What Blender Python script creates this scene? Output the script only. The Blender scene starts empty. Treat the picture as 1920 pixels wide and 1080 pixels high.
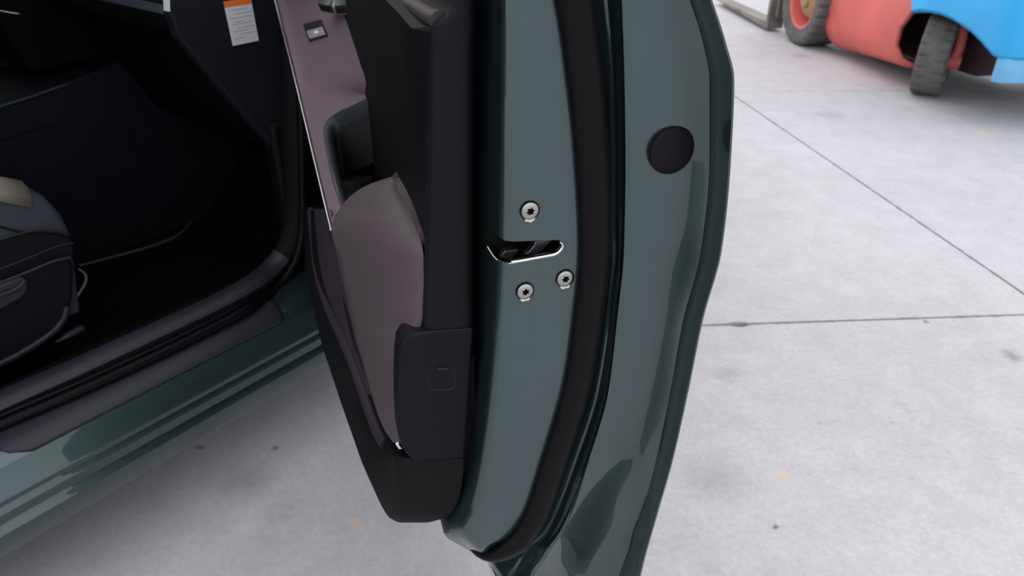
import bpy, bmesh, math, random
from mathutils import Vector, Matrix, noise
random.seed(7)
scene = bpy.context.scene
col = scene.collection

# ------------------------------------------------------------------ camera
TH = math.radians(30.5); H = 1.27; FPX = 1400.0
cam_data = bpy.data.cameras.new('camera')
cam_data.sensor_width = 36.0
cam_data.lens = 36.0 * FPX / 1920.0
cam_data.clip_start = 0.02
cam = bpy.data.objects.new('camera', cam_data); col.objects.link(cam)
cam.location = (0, 0, H)
cam.rotation_euler = (math.pi/2 - TH, 0, 0)
cam_data.dof.use_dof = True
cam_data.dof.focus_distance = 0.78
cam_data.dof.aperture_fstop = 9.0
scene.camera = cam

# ------------------------------------------------------------------ world: overcast sky
world = bpy.data.worlds.new('overcast'); scene.world = world
world.use_nodes = True
wn = world.node_tree.nodes; wl = world.node_tree.links
bg = wn['Background']
tc = wn.new('ShaderNodeTexCoord'); sp = wn.new('ShaderNodeSeparateXYZ')
rmp = wn.new('ShaderNodeValToRGB')
wl.new(tc.outputs['Generated'], sp.inputs[0]); wl.new(sp.outputs['Z'], rmp.inputs[0])
rmp.color_ramp.elements[0].position = 0.0; rmp.color_ramp.elements[0].color = (0.62, 0.63, 0.67, 1)
rmp.color_ramp.elements[1].position = 1.0; rmp.color_ramp.elements[1].color = (1.0, 1.0, 1.03, 1)
wl.new(rmp.outputs[0], bg.inputs['Color'])
bg.inputs['Strength'].default_value = 1.72
vs = scene.view_settings
vs.view_transform = 'Standard'; vs.look = 'None'; vs.gamma = 1.0; vs.exposure = 0.0
vs.use_curve_mapping = False

# ------------------------------------------------------------------ helpers: pixels -> directions, frames
CAM = Vector((0, 0, H))
def ray(px, py):
    a = (px - 960) / FPX; b = (py - 540) / FPX
    return Vector((a, math.cos(TH) - b*math.sin(TH), -(math.sin(TH) + b*math.cos(TH))))
_r = ray(990, 470); PL = CAM + _r * (0.64 / _r.y)          # the latch: 0.64 m in front of the lens
DA = math.radians(18)                                      # direction of the open door
UD = Vector((-math.sin(DA), math.cos(DA), 0)); VD = Vector((math.cos(DA), math.sin(DA), 0))
CA = math.radians(38.5)                                    # heading of the car
RD = Vector((math.cos(CA), -math.sin(CA), 0)); SD = Vector((math.sin(CA), math.cos(CA), 0))
CAR0 = Vector((-2.15, 0.9, 0))                             # car base centre in (r, s, z)
def D(px, py, u):                                          # pixel at door depth u -> door local (v, u, z)
    r = ray(px, py); t = (u - (CAM - PL).dot(UD)) / r.dot(UD)
    d = CAM + r*t - PL
    return Vector((d.dot(VD), d.dot(UD), d.z + PL.z))
def K(px, py, r=None, s=None, z=None):                     # pixel -> (r, s, z) of the car on a given plane
    d = ray(px, py)
    if r is not None: k = r / d.dot(RD)
    elif s is not None: k = s / d.dot(SD)
    else: k = (z - H) / d.z
    p = CAM + d*k
    return Vector((p.dot(RD), p.dot(SD), p.z))
def G(px, py, z=0.0):
    d = ray(px, py); return CAM + d*((z - H)/d.z)

# ------------------------------------------------------------------ helpers: interpolation
def pchip(xs, ys, x):
    n = len(xs)
    if n == 1: return ys[0]
    if x <= xs[0]: return ys[0]
    if x >= xs[-1]: return ys[-1]
    h = [xs[i+1]-xs[i] for i in range(n-1)]; d = [(ys[i+1]-ys[i])/h[i] for i in range(n-1)]
    def m(i):
        if i == 0: return d[0]
        if i == n-1: return d[-1]
        if d[i-1]*d[i] <= 0: return 0.0
        w1 = 2*h[i]+h[i-1]; w2 = h[i]+2*h[i-1]
        return (w1+w2)/(w1/d[i-1]+w2/d[i])
    i = 0
    while x > xs[i+1]: i += 1
    t = (x-xs[i])/h[i]
    a = 2*t**3-3*t*t+1; b = t**3-2*t*t+t; c = -2*t**3+3*t*t; e = t**3-t*t
    return a*ys[i]+b*h[i]*m(i)+c*ys[i+1]+e*h[i]*m(i+1)
def crom(pts, n=6):
    out = []
    P = [Vector(p) for p in pts]
    for i in range(len(P)-1):
        p0 = P[max(i-1, 0)]; p1 = P[i]; p2 = P[i+1]; p3 = P[min(i+2, len(P)-1)]
        for k in range(n):
            t = k/n
            out.append(0.5*((2*p1)+(p2-p0)*t+(2*p0-5*p1+4*p2-p3)*t*t+(-p0+3*p1-3*p2+p3)*t**3))
    out.append(P[-1]); return out
def rowgrid(rows, step=12, nx=3):
    """rows: (y, [(x, u), ...]) -> grid of (x, y, u), smooth down the rows and across"""
    ys = [r[0] for r in rows]; nc = len(rows[0][1])
    y = ys[0]; fy = []
    while y < ys[-1]: fy.append(y); y += step
    fy.append(ys[-1])
    grid = []
    for y in fy:
        xs = [pchip(ys, [r[1][c][0] for r in rows], y) for c in range(nc)]
        us = [pchip(ys, [r[1][c][1] for r in rows], y) for c in range(nc)]
        line = []
        idx = list(range(nc))
        for c in range(nc-1):
            for k in range(nx):
                q = c + k/nx
                line.append((pchip(idx, xs, q), y, pchip(idx, us, q)))
        line.append((xs[-1], y, us[-1]))
        grid.append(line)
    return grid

# ------------------------------------------------------------------ helpers: objects
def link(name, bm, mat, parent=None, smooth=30, bevel=None, recalc=True):
    if recalc: bmesh.ops.recalc_face_normals(bm, faces=bm.faces)
    me = bpy.data.meshes.new(name); bm.to_mesh(me); bm.free()
    ms = mat if isinstance(mat, (list, tuple)) else [mat]
    for m in ms: me.materials.append(m)
    if smooth is not None:
        me.shade_smooth(); me.set_sharp_from_angle(angle=math.radians(smooth))
    o = bpy.data.objects.new(name, me); col.objects.link(o)
    if parent is not None: o.parent = parent
    if bevel:
        b = o.modifiers.new('bevel', 'BEVEL'); b.width = bevel[0]; b.segments = bevel[1]
        b.limit_method = 'ANGLE'; b.angle_limit = math.radians(35)
    return o
def empty(name, loc=(0, 0, 0), rz=0):
    o = bpy.data.objects.new(name, None); col.objects.link(o)
    o.location = loc; o.rotation_euler = (0, 0, rz); o.empty_display_size = 0.1
    return o
def tag(o, label=None, cat=None, group=None, kind=None):
    if label: o['label'] = label
    if cat: o['category'] = cat
    if group: o['group'] = group
    if kind: o['kind'] = kind
    return o
def grid_bm(grid, cyc=False, caps=False, bm=None):
    bm = bm or bmesh.new()
    V = [[bm.verts.new(p) for p in row] for row in grid]
    for i in range(len(V)-1):
        n = len(V[i])
        for j in range(n if cyc else n-1):
            k = (j+1) % n
            try: bm.faces.new((V[i][j], V[i][k], V[i+1][k], V[i+1][j]))
            except ValueError: pass
    if caps:
        bm.faces.new(V[0]); bm.faces.new(list(reversed(V[-1])))
    return bm
def prism_bm(loop0, loop1, bm=None):
    return grid_bm([loop0, loop1], cyc=True, caps=True, bm=bm)
def box_bm(a, b, bm=None):
    x0, y0, z0 = a; x1, y1, z1 = b
    return prism_bm([(x0,y0,z0),(x1,y0,z0),(x1,y1,z0),(x0,y1,z0)], [(x0,y0,z1),(x1,y0,z1),(x1,y1,z1),(x0,y1,z1)], bm)
def sweep_bm(path, prof, ref, bm=None, cyc=False, scale=None):
    """profile points (a along B = T x ref side, b along ref)"""
    path = [Vector(p) for p in path]; grid = []
    n = len(path)
    for i, p in enumerate(path):
        if cyc: T = path[(i+1) % n]-path[i-1]
        else: T = path[min(i+1, n-1)]-path[max(i-1, 0)]
        T.normalize()
        rf = Vector(ref[i] if isinstance(ref, list) else ref)
        B = T.cross(rf).normalized(); N = B.cross(T).normalized()
        k = scale[i] if scale else 1.0
        grid.append([p + B*a*k + N*b*k for a, b in prof])
    if cyc:
        grid.append(grid[0])
        bm = grid_bm(grid, cyc=True, bm=bm)
        bmesh.ops.remove_doubles(bm, verts=bm.verts, dist=1e-6); return bm
    return grid_bm(grid, cyc=True, caps=True, bm=bm)
def ell(a, b, n=16):
    return [(a*math.cos(2*math.pi*i/n), b*math.sin(2*math.pi*i/n)) for i in range(n)]
def lathe_bm(prof, n=32, origin=(0,0,0), ax=(0,0,1), e1=(1,0,0), bm=None, caps=True):
    """prof: (radius, height along ax)"""
    o = Vector(origin); ax = Vector(ax).normalized(); e1 = Vector(e1); e1 = (e1-ax*e1.dot(ax)).normalized(); e2 = ax.cross(e1)
    g = [[o + ax*h + (e1*math.cos(2*math.pi*i/n)+e2*math.sin(2*math.pi*i/n))*r for i in range(n)] for r, h in prof]
    return grid_bm(g, cyc=True, caps=caps, bm=bm)
def solidify(o, t, off=0.0):
    m = o.modifiers.new('thickness', 'SOLIDIFY'); m.thickness = t; m.offset = off; return o

# ------------------------------------------------------------------ materials
def mat(name, base, rough=0.5, metal=0.0, coat=0.0, coat_rough=0.05, spec=0.5, var=0.0, vscale=8.0, bump=0.0, bscale=400.0, bdist=0.001, bkind='noise'):
    m = bpy.data.materials.new(name); m.use_nodes = True
    nt = m.node_tree; N = nt.nodes; L = nt.links
    p = N['Principled BSDF']
    p.inputs['Base Color'].default_value = (*base, 1)
    p.inputs['Roughness'].default_value = rough; p.inputs['Metallic'].default_value = metal
    p.inputs['Coat Weight'].default_value = coat; p.inputs['Coat Roughness'].default_value = coat_rough
    p.inputs['Specular IOR Level'].default_value = spec
    t = N.new('ShaderNodeTexCoord')
    if var:
        n = N.new('ShaderNodeTexNoise'); n.inputs['Scale'].default_value = vscale; n.inputs['Detail'].default_value = 5
        L.new(t.outputs['Object'], n.inputs['Vector'])
        r = N.new('ShaderNodeMapRange'); r.inputs[1].default_value = 0.3; r.inputs[2].default_value = 0.7
        r.inputs[3].default_value = 1-var; r.inputs[4].default_value = 1+var
        L.new(n.outputs['Fac'], r.inputs[0])
        x = N.new('ShaderNodeVectorMath'); x.operation = 'SCALE'; x.inputs[0].default_value = base
        L.new(r.outputs[0], x.inputs['Scale']); L.new(x.outputs[0], p.inputs['Base Color'])
    if bump:
        if bkind == 'noise':
            n = N.new('ShaderNodeTexNoise'); n.inputs['Scale'].default_value = bscale; n.inputs['Detail'].default_value = 2
            h = n.outputs['Fac']
        else:
            n = N.new('ShaderNodeTexVoronoi'); n.inputs['Scale'].default_value = bscale
            if 'Randomness' in n.inputs: n.inputs['Randomness'].default_value = 0.15
            h = n.outputs['Distance']
        L.new(t.outputs['Object'], n.inputs['Vector'])
        b = N.new('ShaderNodeBump'); b.inputs['Strength'].default_value = bump; b.inputs['Distance'].default_value = bdist
        L.new(h, b.inputs['Height']); L.new(b.outputs[0], p.inputs['Normal'])
    return m
M = {}
M['paint'] = mat('green_paint', (0.046, 0.079, 0.081), 0.34, 0.78, 1.0, 0.02, 0.5)
M['rubber'] = mat('seal_rubber', (0.0035, 0.0028, 0.0040), 0.4, spec=0.12, bump=0.15, bscale=900)
M['plastic'] = mat('trim_plastic', (0.0065, 0.0060, 0.0090), 0.6, spec=0.14, bump=0.25, bscale=1500, bdist=0.0004)
M['plastic_dark'] = mat('dark_plastic', (0.0030, 0.0030, 0.0036), 0.6, spec=0.12, bump=0.2, bscale=1200, bdist=0.0004)
M['pocket'] = mat('pocket_plastic', (0.0050, 0.0047, 0.0058), 0.6, spec=0.14, bump=0.2, bscale=1200, bdist=0.0004)
M['side'] = mat('plum_plastic', (0.030, 0.023, 0.030), 0.6, spec=0.2, bump=0.2, bscale=1200, bdist=0.0004)
M['rimpad'] = mat('slate_rim', (0.016, 0.019, 0.025), 0.5, spec=0.3)
M['roll'] = mat('dark_brown_trim', (0.040, 0.028, 0.031), 0.55, spec=0.25)
M['black'] = mat('deep_black', (0.004, 0.004, 0.005), 0.6)
M['brown'] = mat('brown_trim', (0.130, 0.092, 0.110), 0.5, spec=0.3, bump=0.15, bscale=1500, bdist=0.0003)
M['pad'] = mat('brown_textured_pad', (0.080, 0.062, 0.070), 0.55, spec=0.3, bump=0.45, bscale=300, bdist=0.0012, bkind='vor')
M['chrome'] = mat('satin_chrome', (0.75, 0.75, 0.76), 0.22, 1.0)
M['steel'] = mat('zinc_steel', (0.40, 0.41, 0.37), 0.28, 1.0, var=0.06, vscale=200)
M['bare'] = mat('bare_metal', (0.62, 0.63, 0.62), 0.5, 0.3)
M['latch'] = mat('latch_metal', (0.10, 0.10, 0.11), 0.35, 0.8)
M['carpet'] = mat('carpet', (0.0030, 0.0030, 0.0033), 0.95, bump=0.6, bscale=500, bdist=0.002, spec=0.1)
M['leather'] = mat('grey_leather', (0.0085, 0.0100, 0.0145), 0.55, spec=0.2, var=0.15, vscale=20, bump=0.2, bscale=700, bdist=0.0004)
M['seat'] = mat('slate_seat_leather', (0.045, 0.052, 0.068), 0.5, spec=0.3, var=0.12, vscale=20, bump=0.2, bscale=700, bdist=0.0004)
M['beige'] = mat('sand_beige', (0.17, 0.155, 0.125), 0.6, bump=0.2, bscale=700, bdist=0.0004)
M['sill'] = mat('sill_plastic', (0.020, 0.019, 0.030), 0.45, spec=0.35, bump=0.2, bscale=1500, bdist=0.0003)
M['label'] = mat('label_paper', (0.62, 0.63, 0.66), 0.6)
M['orange'] = mat('label_orange', (0.75, 0.16, 0.02), 0.6)
M['ink'] = mat('label_ink', (0.40, 0.41, 0.43), 0.6)
M['grey'] = mat('switch_grey', (0.26, 0.24, 0.25), 0.45)
M['white'] = mat('switch_mark', (0.75, 0.75, 0.75), 0.5)
M['tyre'] = mat('tyre_rubber', (0.11, 0.105, 0.10), 0.85, var=0.2, vscale=12, bump=0.2, bscale=120, bdist=0.002)
M['fred'] = mat('faded_red_paint', (0.66, 0.135, 0.115), 0.5, var=0.16, vscale=3)
M['fblue'] = mat('blue_paint', (0.035, 0.46, 0.90), 0.4, var=0.08, vscale=4)
M['tan'] = mat('dusty_tan', (0.36, 0.24, 0.13), 0.8, var=0.2, vscale=20)
M['fpale'] = mat('pale_blue_paint', (0.16, 0.45, 0.72), 0.5, var=0.1, vscale=6)
M['fdark'] = mat('greasy_steel', (0.035, 0.020, 0.022), 0.7, var=0.3, vscale=6)
M['fork'] = mat('worn_steel', (0.24, 0.22, 0.19), 0.5, 0.6, var=0.3, vscale=6)
M['glass'] = mat('window_glass', (0.35, 0.40, 0.38), 0.03); 
M['glass'].node_tree.nodes['Principled BSDF'].inputs['Transmission Weight'].default_value = 0.9
M['wheel'] = mat('alloy_wheel', (0.3, 0.3, 0.31), 0.35, 0.9)
M['soil'] = mat('joint_dirt', (0.05, 0.045, 0.04), 0.95)

# concrete: mottled, stained, speckled
def concrete():
    m = bpy.data.materials.new('concrete'); m.use_nodes = True
    nt = m.node_tree; N = nt.nodes; L = nt.links; p = N['Principled BSDF']
    p.inputs['Roughness'].default_value = 0.8
    t = N.new('ShaderNodeTexCoord')
    def noise_(scale, detail, lo, hi, a, b, rough=0.55):
        n = N.new('ShaderNodeTexNoise'); n.inputs['Scale'].default_value = scale; n.inputs['Detail'].default_value = detail; n.inputs['Roughness'].default_value = rough
        L.new(t.outputs['Object'], n.inputs['Vector'])
        r = N.new('ShaderNodeMapRange'); r.inputs[1].default_value = lo; r.inputs[2].default_value = hi; r.inputs[3].default_value = a; r.inputs[4].default_value = b
        L.new(n.outputs['Fac'], r.inputs[0]); return r.outputs[0]
    def mul(a, b):
        x = N.new('ShaderNodeMath'); x.operation = 'MULTIPLY'; L.new(a, x.inputs[0]); L.new(b, x.inputs[1]); return x.outputs[0]
    f = mul(noise_(0.9, 4, 0.3, 0.7, 0.90, 1.06), noise_(9, 7, 0.3, 0.7, 0.90, 1.07, 0.72))
    f = mul(f, noise_(70, 5, 0.3, 0.72, 0.88, 1.10, 0.75))
    f = mul(f, noise_(26, 3, 0.68, 0.76, 1.0, 0.80))          # dark specks
    f = mul(f, noise_(160, 2, 0.66, 0.74, 1.0, 1.22))         # bright grains
    f = mul(f, noise_(3.1, 7, 0.60, 0.75, 1.0, 0.80, 0.7))    # dirty patches
    v = N.new('ShaderNodeVectorMath'); v.operation = 'SCALE'; v.inputs[0].default_value = (0.545, 0.530, 0.550)
    L.new(f, v.inputs['Scale'])
    mx = N.new('ShaderNodeMix'); mx.data_type = 'RGBA'
    L.new(noise_(5.5, 2, 0.72, 0.80, 0.0, 0.45), mx.inputs['Factor'])
    L.new(v.outputs[0], mx.inputs['A']); mx.inputs['B'].default_value = (0.62, 0.50, 0.36, 1)
    cur = mx.outputs['Result']
    # stains and scuffs with a place and shape of their own
    dn = N.new('ShaderNodeTexNoise'); dn.inputs['Scale'].default_value = 22; dn.inputs['Detail'].default_value = 5
    L.new(t.outputs['Object'], dn.inputs['Vector'])
    ds = N.new('ShaderNodeVectorMath'); ds.operation = 'MULTIPLY_ADD'; ds.inputs[1].default_value = (.05,.05,0); 
    L.new(dn.outputs['Color'], ds.inputs[0]); L.new(t.outputs['Object'], ds.inputs[2])
    def stain(px, py, rad, colr, k):
        nonlocal cur
        g = G(px, py)+Vector((.025,.025,0))
        dd = N.new('ShaderNodeVectorMath'); dd.operation = 'DISTANCE'; dd.inputs[1].default_value = g
        L.new(ds.outputs[0], dd.inputs[0])
        r = N.new('ShaderNodeMapRange'); r.inputs[1].default_value = rad*.2; r.inputs[2].default_value = rad; r.inputs[3].default_value = k; r.inputs[4].default_value = 0
        L.new(dd.outputs['Value'], r.inputs[0])
        m2 = N.new('ShaderNodeMix'); m2.data_type = 'RGBA'; L.new(r.outputs[0], m2.inputs['Factor'])
        L.new(cur, m2.inputs['A']); m2.inputs['B'].default_value = (*colr, 1); cur = m2.outputs['Result']
    for x, y, rd, k in ((1465,892,.030,.55),(1840,248,.035,.8),(665,985,.022,.5),(600,772,.02,.4),(1310,735,.02,.3)): stain(x, y, rd, (.72,.52,.34), k)
    for x, y, rd, k in ((512,837,.014,.8),(375,838,.014,.7),(1455,982,.010,.9),(1895,665,.040,.5),(1735,602,.014,.8),(1362,700,.05,.25),(1560,215,.10,.25),(1340,900,.10,.22),(1500,105,.09,.3),(470,900,.08,.3)): stain(x, y, rd, (.13,.12,.12), k)
    L.new(cur, p.inputs['Base Color'])
    n = N.new('ShaderNodeTexNoise'); n.inputs['Scale'].default_value = 90; n.inputs['Detail'].default_value = 5
    L.new(t.outputs['Object'], n.inputs['Vector'])
    b = N.new('ShaderNodeBump'); b.inputs['Strength'].default_value = 0.25; b.inputs['Distance'].default_value = 0.003
    L.new(n.outputs['Fac'], b.inputs['Height']); L.new(b.outputs[0], p.inputs['Normal'])
    return m
M['concrete'] = concrete()

# ================================================================== GROUND: concrete slabs with open joints
gb = bmesh.new()
gv = [gb.verts.new(p) for p in ((-40,-40,-0.03),(40,-40,-0.03),(40,40,-0.03),(-40,40,-0.03))]; gb.faces.new(gv)
ground = link('ground', gb, M['soil'], smooth=None)
tag(ground, 'pale concrete yard of large slabs with narrow dirty joints', 'concrete floor', kind='structure')
GX0, GX1, GY0, GY1 = -38, 38, -38, 38
JL = []
for a, b, gap in (((1320,610),(1920,590),0.0050), ((1380,182),(1920,551),0.0050), ((1372,172),(1712,169),0.0022)):
    A = G(*a); B = G(*b); d = (B-A).normalized(); JL.append((A, d, Vector((-d.y, d.x, 0)), gap))
polys = [[Vector((GX0,GY0,0)), Vector((GX1,GY0,0)), Vector((GX1,GY1,0)), Vector((GX0,GY1,0))]]
def clip(poly, A, n, off):
    out = []
    for i in range(len(poly)):
        p, q = poly[i], poly[(i+1) % len(poly)]
        dp = (p-A).dot(n)-off; dq = (q-A).dot(n)-off
        if dp >= 0: out.append(p)
        if (dp >= 0) != (dq >= 0): out.append(p+(q-p)*(dp/(dp-dq)))
    return out
for A, d, n, gap in JL:
    nxt = []
    for poly in polys:
        for sg in (1, -1):
            c = clip(poly, A, n*sg, gap)
            if len(c) > 2: nxt.append(c)
    polys = nxt
hole = G(1385, 607)
for poly in polys:
    loop = []
    for i in range(len(poly)):
        p, q = poly[i], poly[(i+1) % len(poly)]
        e = q-p; ln = e.length
        # only the stretch near the camera gets a fine ragged edge
        mid = max(0, min(ln, (-p).dot(e)/ln)) if ln else 0
        ts = {0.0}
        if any(abs((p-A).dot(n)) < gap*1.5 and abs((q-A).dot(n)) < gap*1.5 for A, d, n, gap in JL):
            a = max(0, mid-7); b = min(ln, mid+9); t = a
            while t < b: ts.add(t/ln); t += 0.012 if abs(t-mid) < 3.2 else 0.06
        nrm = Vector((-e.y, e.x, 0)).normalized()
        for t in sorted(ts):
            w = p+e*t
            if t > 0:
                j = 0.0040*noise.noise(w*26)+0.0024*noise.noise(w*110)
                dd = (w-hole).dot(e.normalized()); 
                if (w-hole).length < 0.2: j += 0.013*math.exp(-(dd/0.028)**2)*(0.8+0.5*noise.noise(w*60))
                w = w+nrm*(abs(j) if j > 0 else j*0.3)
            loop.append(w)
    bm = bmesh.new()
    top = [Vector((p.x, p.y, 0)) for p in loop]; bot = [Vector((p.x, p.y, -0.029)) for p in loop]
    prism_bm(bot, top, bm)
    link('concrete_slab', bm, M['concrete'], ground, smooth=None)

# ================================================================== CAR
car = empty('car')
Mcar = Matrix.Translation(RD*CAR0.x + SD*CAR0.y) @ Matrix.Rotation(-CA, 4, 'Z')
car.matrix_basis = Mcar
tag(car, 'dark green car with its front passenger door standing wide open', 'car')
def kc(p): return Vector(p)-CAR0
def cprism(name, prof_sz, r0, r1, m, parent=car, bevel=None, smooth=35):
    """profile in (s, z) pushed across from r0 to r1"""
    bm = prism_bm([kc((r0, s, z)) for s, z in prof_sz], [kc((r1, s, z)) for s, z in prof_sz])
    return link(name, bm, m, parent, smooth, bevel)
def cbox(name, a, b, m, parent=car, bevel=None):
    return link(name, box_bm(kc(a), kc(b)), m, parent, 35, bevel)

# ---- rocker panel: profile (r, z) run along the car
rp = [(-1.45,.395),(-1.335,.392),(-1.30,.385),(-1.268,.374),(-1.258,.366),(-1.246,.335),(-1.238,.325),(-1.2355,.319),
      (-1.238,.308),(-1.250,.300),(-1.2455,.294),(-1.2425,.288),(-1.246,.268),(-1.259,.257),(-1.253,.250),(-1.2485,.243),(-1.252,.225),(-1.268,.192),(-1.286,.170),(-1.32,.163),(-1.45,.163)]
ss = [-1.10,-.6,-.2,.1,.3,.5,.7,.9,1.05,1.20]
rocker = link('rocker_panel', grid_bm([[kc((r, s, z)) for r, z in rp] for s in ss], cyc=True, caps=True), M['paint'], car, 20)
# black scuff plate on the sill
def plate(ss0, ss1):
    bm = bmesh.new()
    pr = [(-1.318,.3905),(-1.318,.396),(-1.29,.393),(-1.262,.381),(-1.256,.3745),(-1.2565,.370),(-1.29,.3835)]
    st = [(ss0,.0),(ss0+.008,.45),(ss0+.02,.75),(ss0+.05,1.0),(ss1-.03,1.0),(ss1-.012,.9),(ss1-.004,.75),(ss1,.5)]
    g = []
    for s, k in st:
        g.append([kc((-1.318+(r+1.318)*k, s, .3905+(z-.3905)*k+(1-k)*0.001)) for r, z in pr])
    return grid_bm(g, cyc=True, caps=True, bm=bm)
link('scuff_plate', plate(.195, .785), M['sill'], rocker, 40)

# ---- interior sill trim band and the aperture seal, both bending up into the front pillar
bp = [K(-160,822,z=.42), K(0,752,z=.42), K(150,686,z=.42), K(300,617,z=.42), K(400,570,z=.422), K(470,532,z=.428), K(510,500,r=-1.385), K(535,466,r=-1.39), K(548,420,r=-1.395), K(550,340,r=-1.40), K(548,240,r=-1.405), K(545,100,r=-1.41), K(540,-80,r=-1.42)]
bpath = crom([kc(p) for p in bp], 6)
bref = [Vector((0.25,0,1)).lerp(Vector((.6,-1,.2)), max(0,min(1,(i-26)/24))) for i in range(len(bpath))]
bprof = [(-.022,-.012),(-.022,.004),(-.014,.010),(.012,.007),(.022,.001),(.022,-.012)]
link('sill_trim', sweep_bm(bpath[:41], bprof, bref[:41]), M['sill'], car, 50)
link('pillar_trim', sweep_bm(bpath[40:], bprof, bref[40:]), M['plastic_dark'], car, 50)
sl = [K(-160,870,z=.405), K(0,797,z=.405), K(150,733,z=.405), K(300,664,z=.405), K(400,614,z=.407), K(470,575,z=.41), K(520,538,r=-1.355), K(550,498,r=-1.365), K(564,450,r=-1.37), K(568,390,r=-1.375), K(566,250,r=-1.38), K(562,100,r=-1.39), K(556,-80,r=-1.40)]
spath = crom([kc(p) for p in sl], 6)
link('aperture_seal', sweep_bm(spath, ell(.0105,.0105,12), Vector((1,0,.3))), M['rubber'], car, 60)
sl2 = [p+Vector((-.020,.004,.004)) for p in spath]
link('aperture_seal', sweep_bm(sl2, ell(.006,.008,10), Vector((1,0,.3))), M['rubber'], car, 60)

# ---- floor, footwell and bulkhead
cbox('floor_pan', (-2.86,-1.3,.22), (-1.40,1.30,.30), M['carpet'])
cbox('bulkhead', (-2.86,1.28,.22), (-1.36,1.34,1.05), M['carpet'])
cprism('toe_board', [(1.02,.30),(1.28,.56),(1.285,.30)], -2.0, -1.45, M['carpet'])
cbox('kick_panel', (-1.47,.93,.30), (-1.425,1.30,.74), M['plastic_dark'], bevel=(.01,2))
cbox('sill_carpet', (-1.425,-.4,.29), (-1.395,.80,.412), M['carpet'])
cprism('hinge_pillar', [(1.12,.38),(1.22,.38),(1.24,1.12),(1.06,1.12),(1.04,.75)], -1.42, -1.335, M['paint'], bevel=(.012,2))

# ---- dashboard
dash = cprism('dashboard', [(1.40,1.10),(.88,1.10),(.80,1.075),(.768,1.02),(.762,.985),(.775,.955),(.80,.945),(.845,.94),(.90,.79),(.97,.66),(1.10,.62),(1.40,.62)], -2.84, -1.452, M['plastic_dark'], bevel=(.008,2))
gl = cprism('glove_box', [(.838,.936),(.832,.930),(.885,.785),(.955,.665),(.975,.662)], -1.93, -1.475, M['plastic_dark'], dash, bevel=(.004,2))
cprism('fascia_strip', [(.760,1.012),(.757,.996),(.770,.990),(.775,1.008)], -2.05, -1.462, M['seat'], dash, bevel=(.002,2))
# end panel of the dash, uncovered by the open door, with the warning label
def Kpoly(pts, r): return [K(x, y, r=r) for x, y in pts]
ep = [(318,22),(312,-40),(330,-110),(560,-110),(560,120),(556,330),(540,318),(500,262),(440,196),(385,130),(336,70)]
e0 = [kc(p) for p in Kpoly(ep, -1.437)]
endp = link('dash_end_panel', prism_bm(e0, [p+Vector((-.03,0,0)) for p in e0]), M['leather'].copy(), dash, 35, (.006,3))
endp.data.materials[0].node_tree.nodes['Principled BSDF'].inputs['Roughness'].default_value = .6
lp = [K(x, y, r=-1.4355) for x, y in ((419,3),(470,-4),(485,76),(437,86))]
def quadlerp(q, a, b): return (q[0].lerp(q[1], a)).lerp(q[3].lerp(q[2], a), b)
def label_piece(name, a0, a1, b0, b1, off, m, parent):
    q = [quadlerp(lp, a0, b0), quadlerp(lp, a1, b0), quadlerp(lp, a1, b1), quadlerp(lp, a0, b1)]
    return link(name, prism_bm([kc(p)+Vector((off,0,0)) for p in q], [kc(p)+Vector((-.001,0,0)) for p in q]), m, parent, None)
lab = label_piece('warning_label', 0, 1, .0, 1, .0006, M['label'], dash)
label_piece('label_header', 0, 1, 0, .13, .0010, M['orange'], dash)
for b, a0, a1 in ((.20,.1,.8),(.29,.3,.95),(.38,.1,.95),(.47,.2,.6),(.52,.1,.9),(.61,.3,.95),(.68,.15,.7),(.76,.35,.9),(.84,.1,.5)):
    label_piece('label_line', a0, a1, b, b+.022, .0009, M['ink'], dash)
cp = [K(x, y, r=-1.4355) for x, y in ((310,-30),(315,-30),(317,21),(312,21))]
link('dash_strip', prism_bm([kc(p)+Vector((.004,0,0)) for p in cp], [kc(p)+Vector((-.01,0,0)) for p in cp]), M['label'], dash, None)

# ---- centre console
cons = cprism('centre_console', [(-.35,.30),(-.35,.62),(.45,.70),(.60,.752),(.78,.775),(.92,.80),(1.28,.80),(1.28,.30)], -2.32, -2.005, M['leather'], bevel=(.006,2))
cl = crom([kc(K(-60,221,r=-2.0)), kc(K(0,200,r=-2.0)), kc(K(60,181,r=-2.0)), kc(K(125,158,r=-2.0))], 4)
link('console_trim', sweep_bm(cl, ell(.003,.003,8), Vector((1,0,0))), M['seat'], cons, 60)
cl = crom([kc(K(-60,282,r=-2.0)), kc(K(0,262,r=-2.0)), kc(K(50,248,r=-2.0)), kc(K(100,232,r=-2.0))], 4)
link('console_seam', sweep_bm(cl, ell(.0015,.0015,8), Vector((1,0,0))), M['plastic'], cons, 60)
stack = cprism('centre_stack', [(.70,.80),(.66,1.0),(.80,1.08),(1.0,1.08),(1.0,.80)], -2.42, -2.06, M['plastic_dark'], bevel=(.008,2))
for (px, py, rr) in ((-4,64,.016),):
    p = kc(K(px, py, s=.655))
    link('knob', lathe_bm([(rr*.6,.0),(rr,.002),(rr,.014),(rr*.9,.017),(rr*.3,.018)], 24, p, (0,-1,.15)), M['chrome'], stack, 40)
q = [kc(K(x, y, s=.655)) for x, y in ((0,20),(36,26))]
link('trim_bar', sweep_bm(q, ell(.002,.003,8), Vector((0,-1,0))), M['chrome'], stack, 60)

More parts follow.
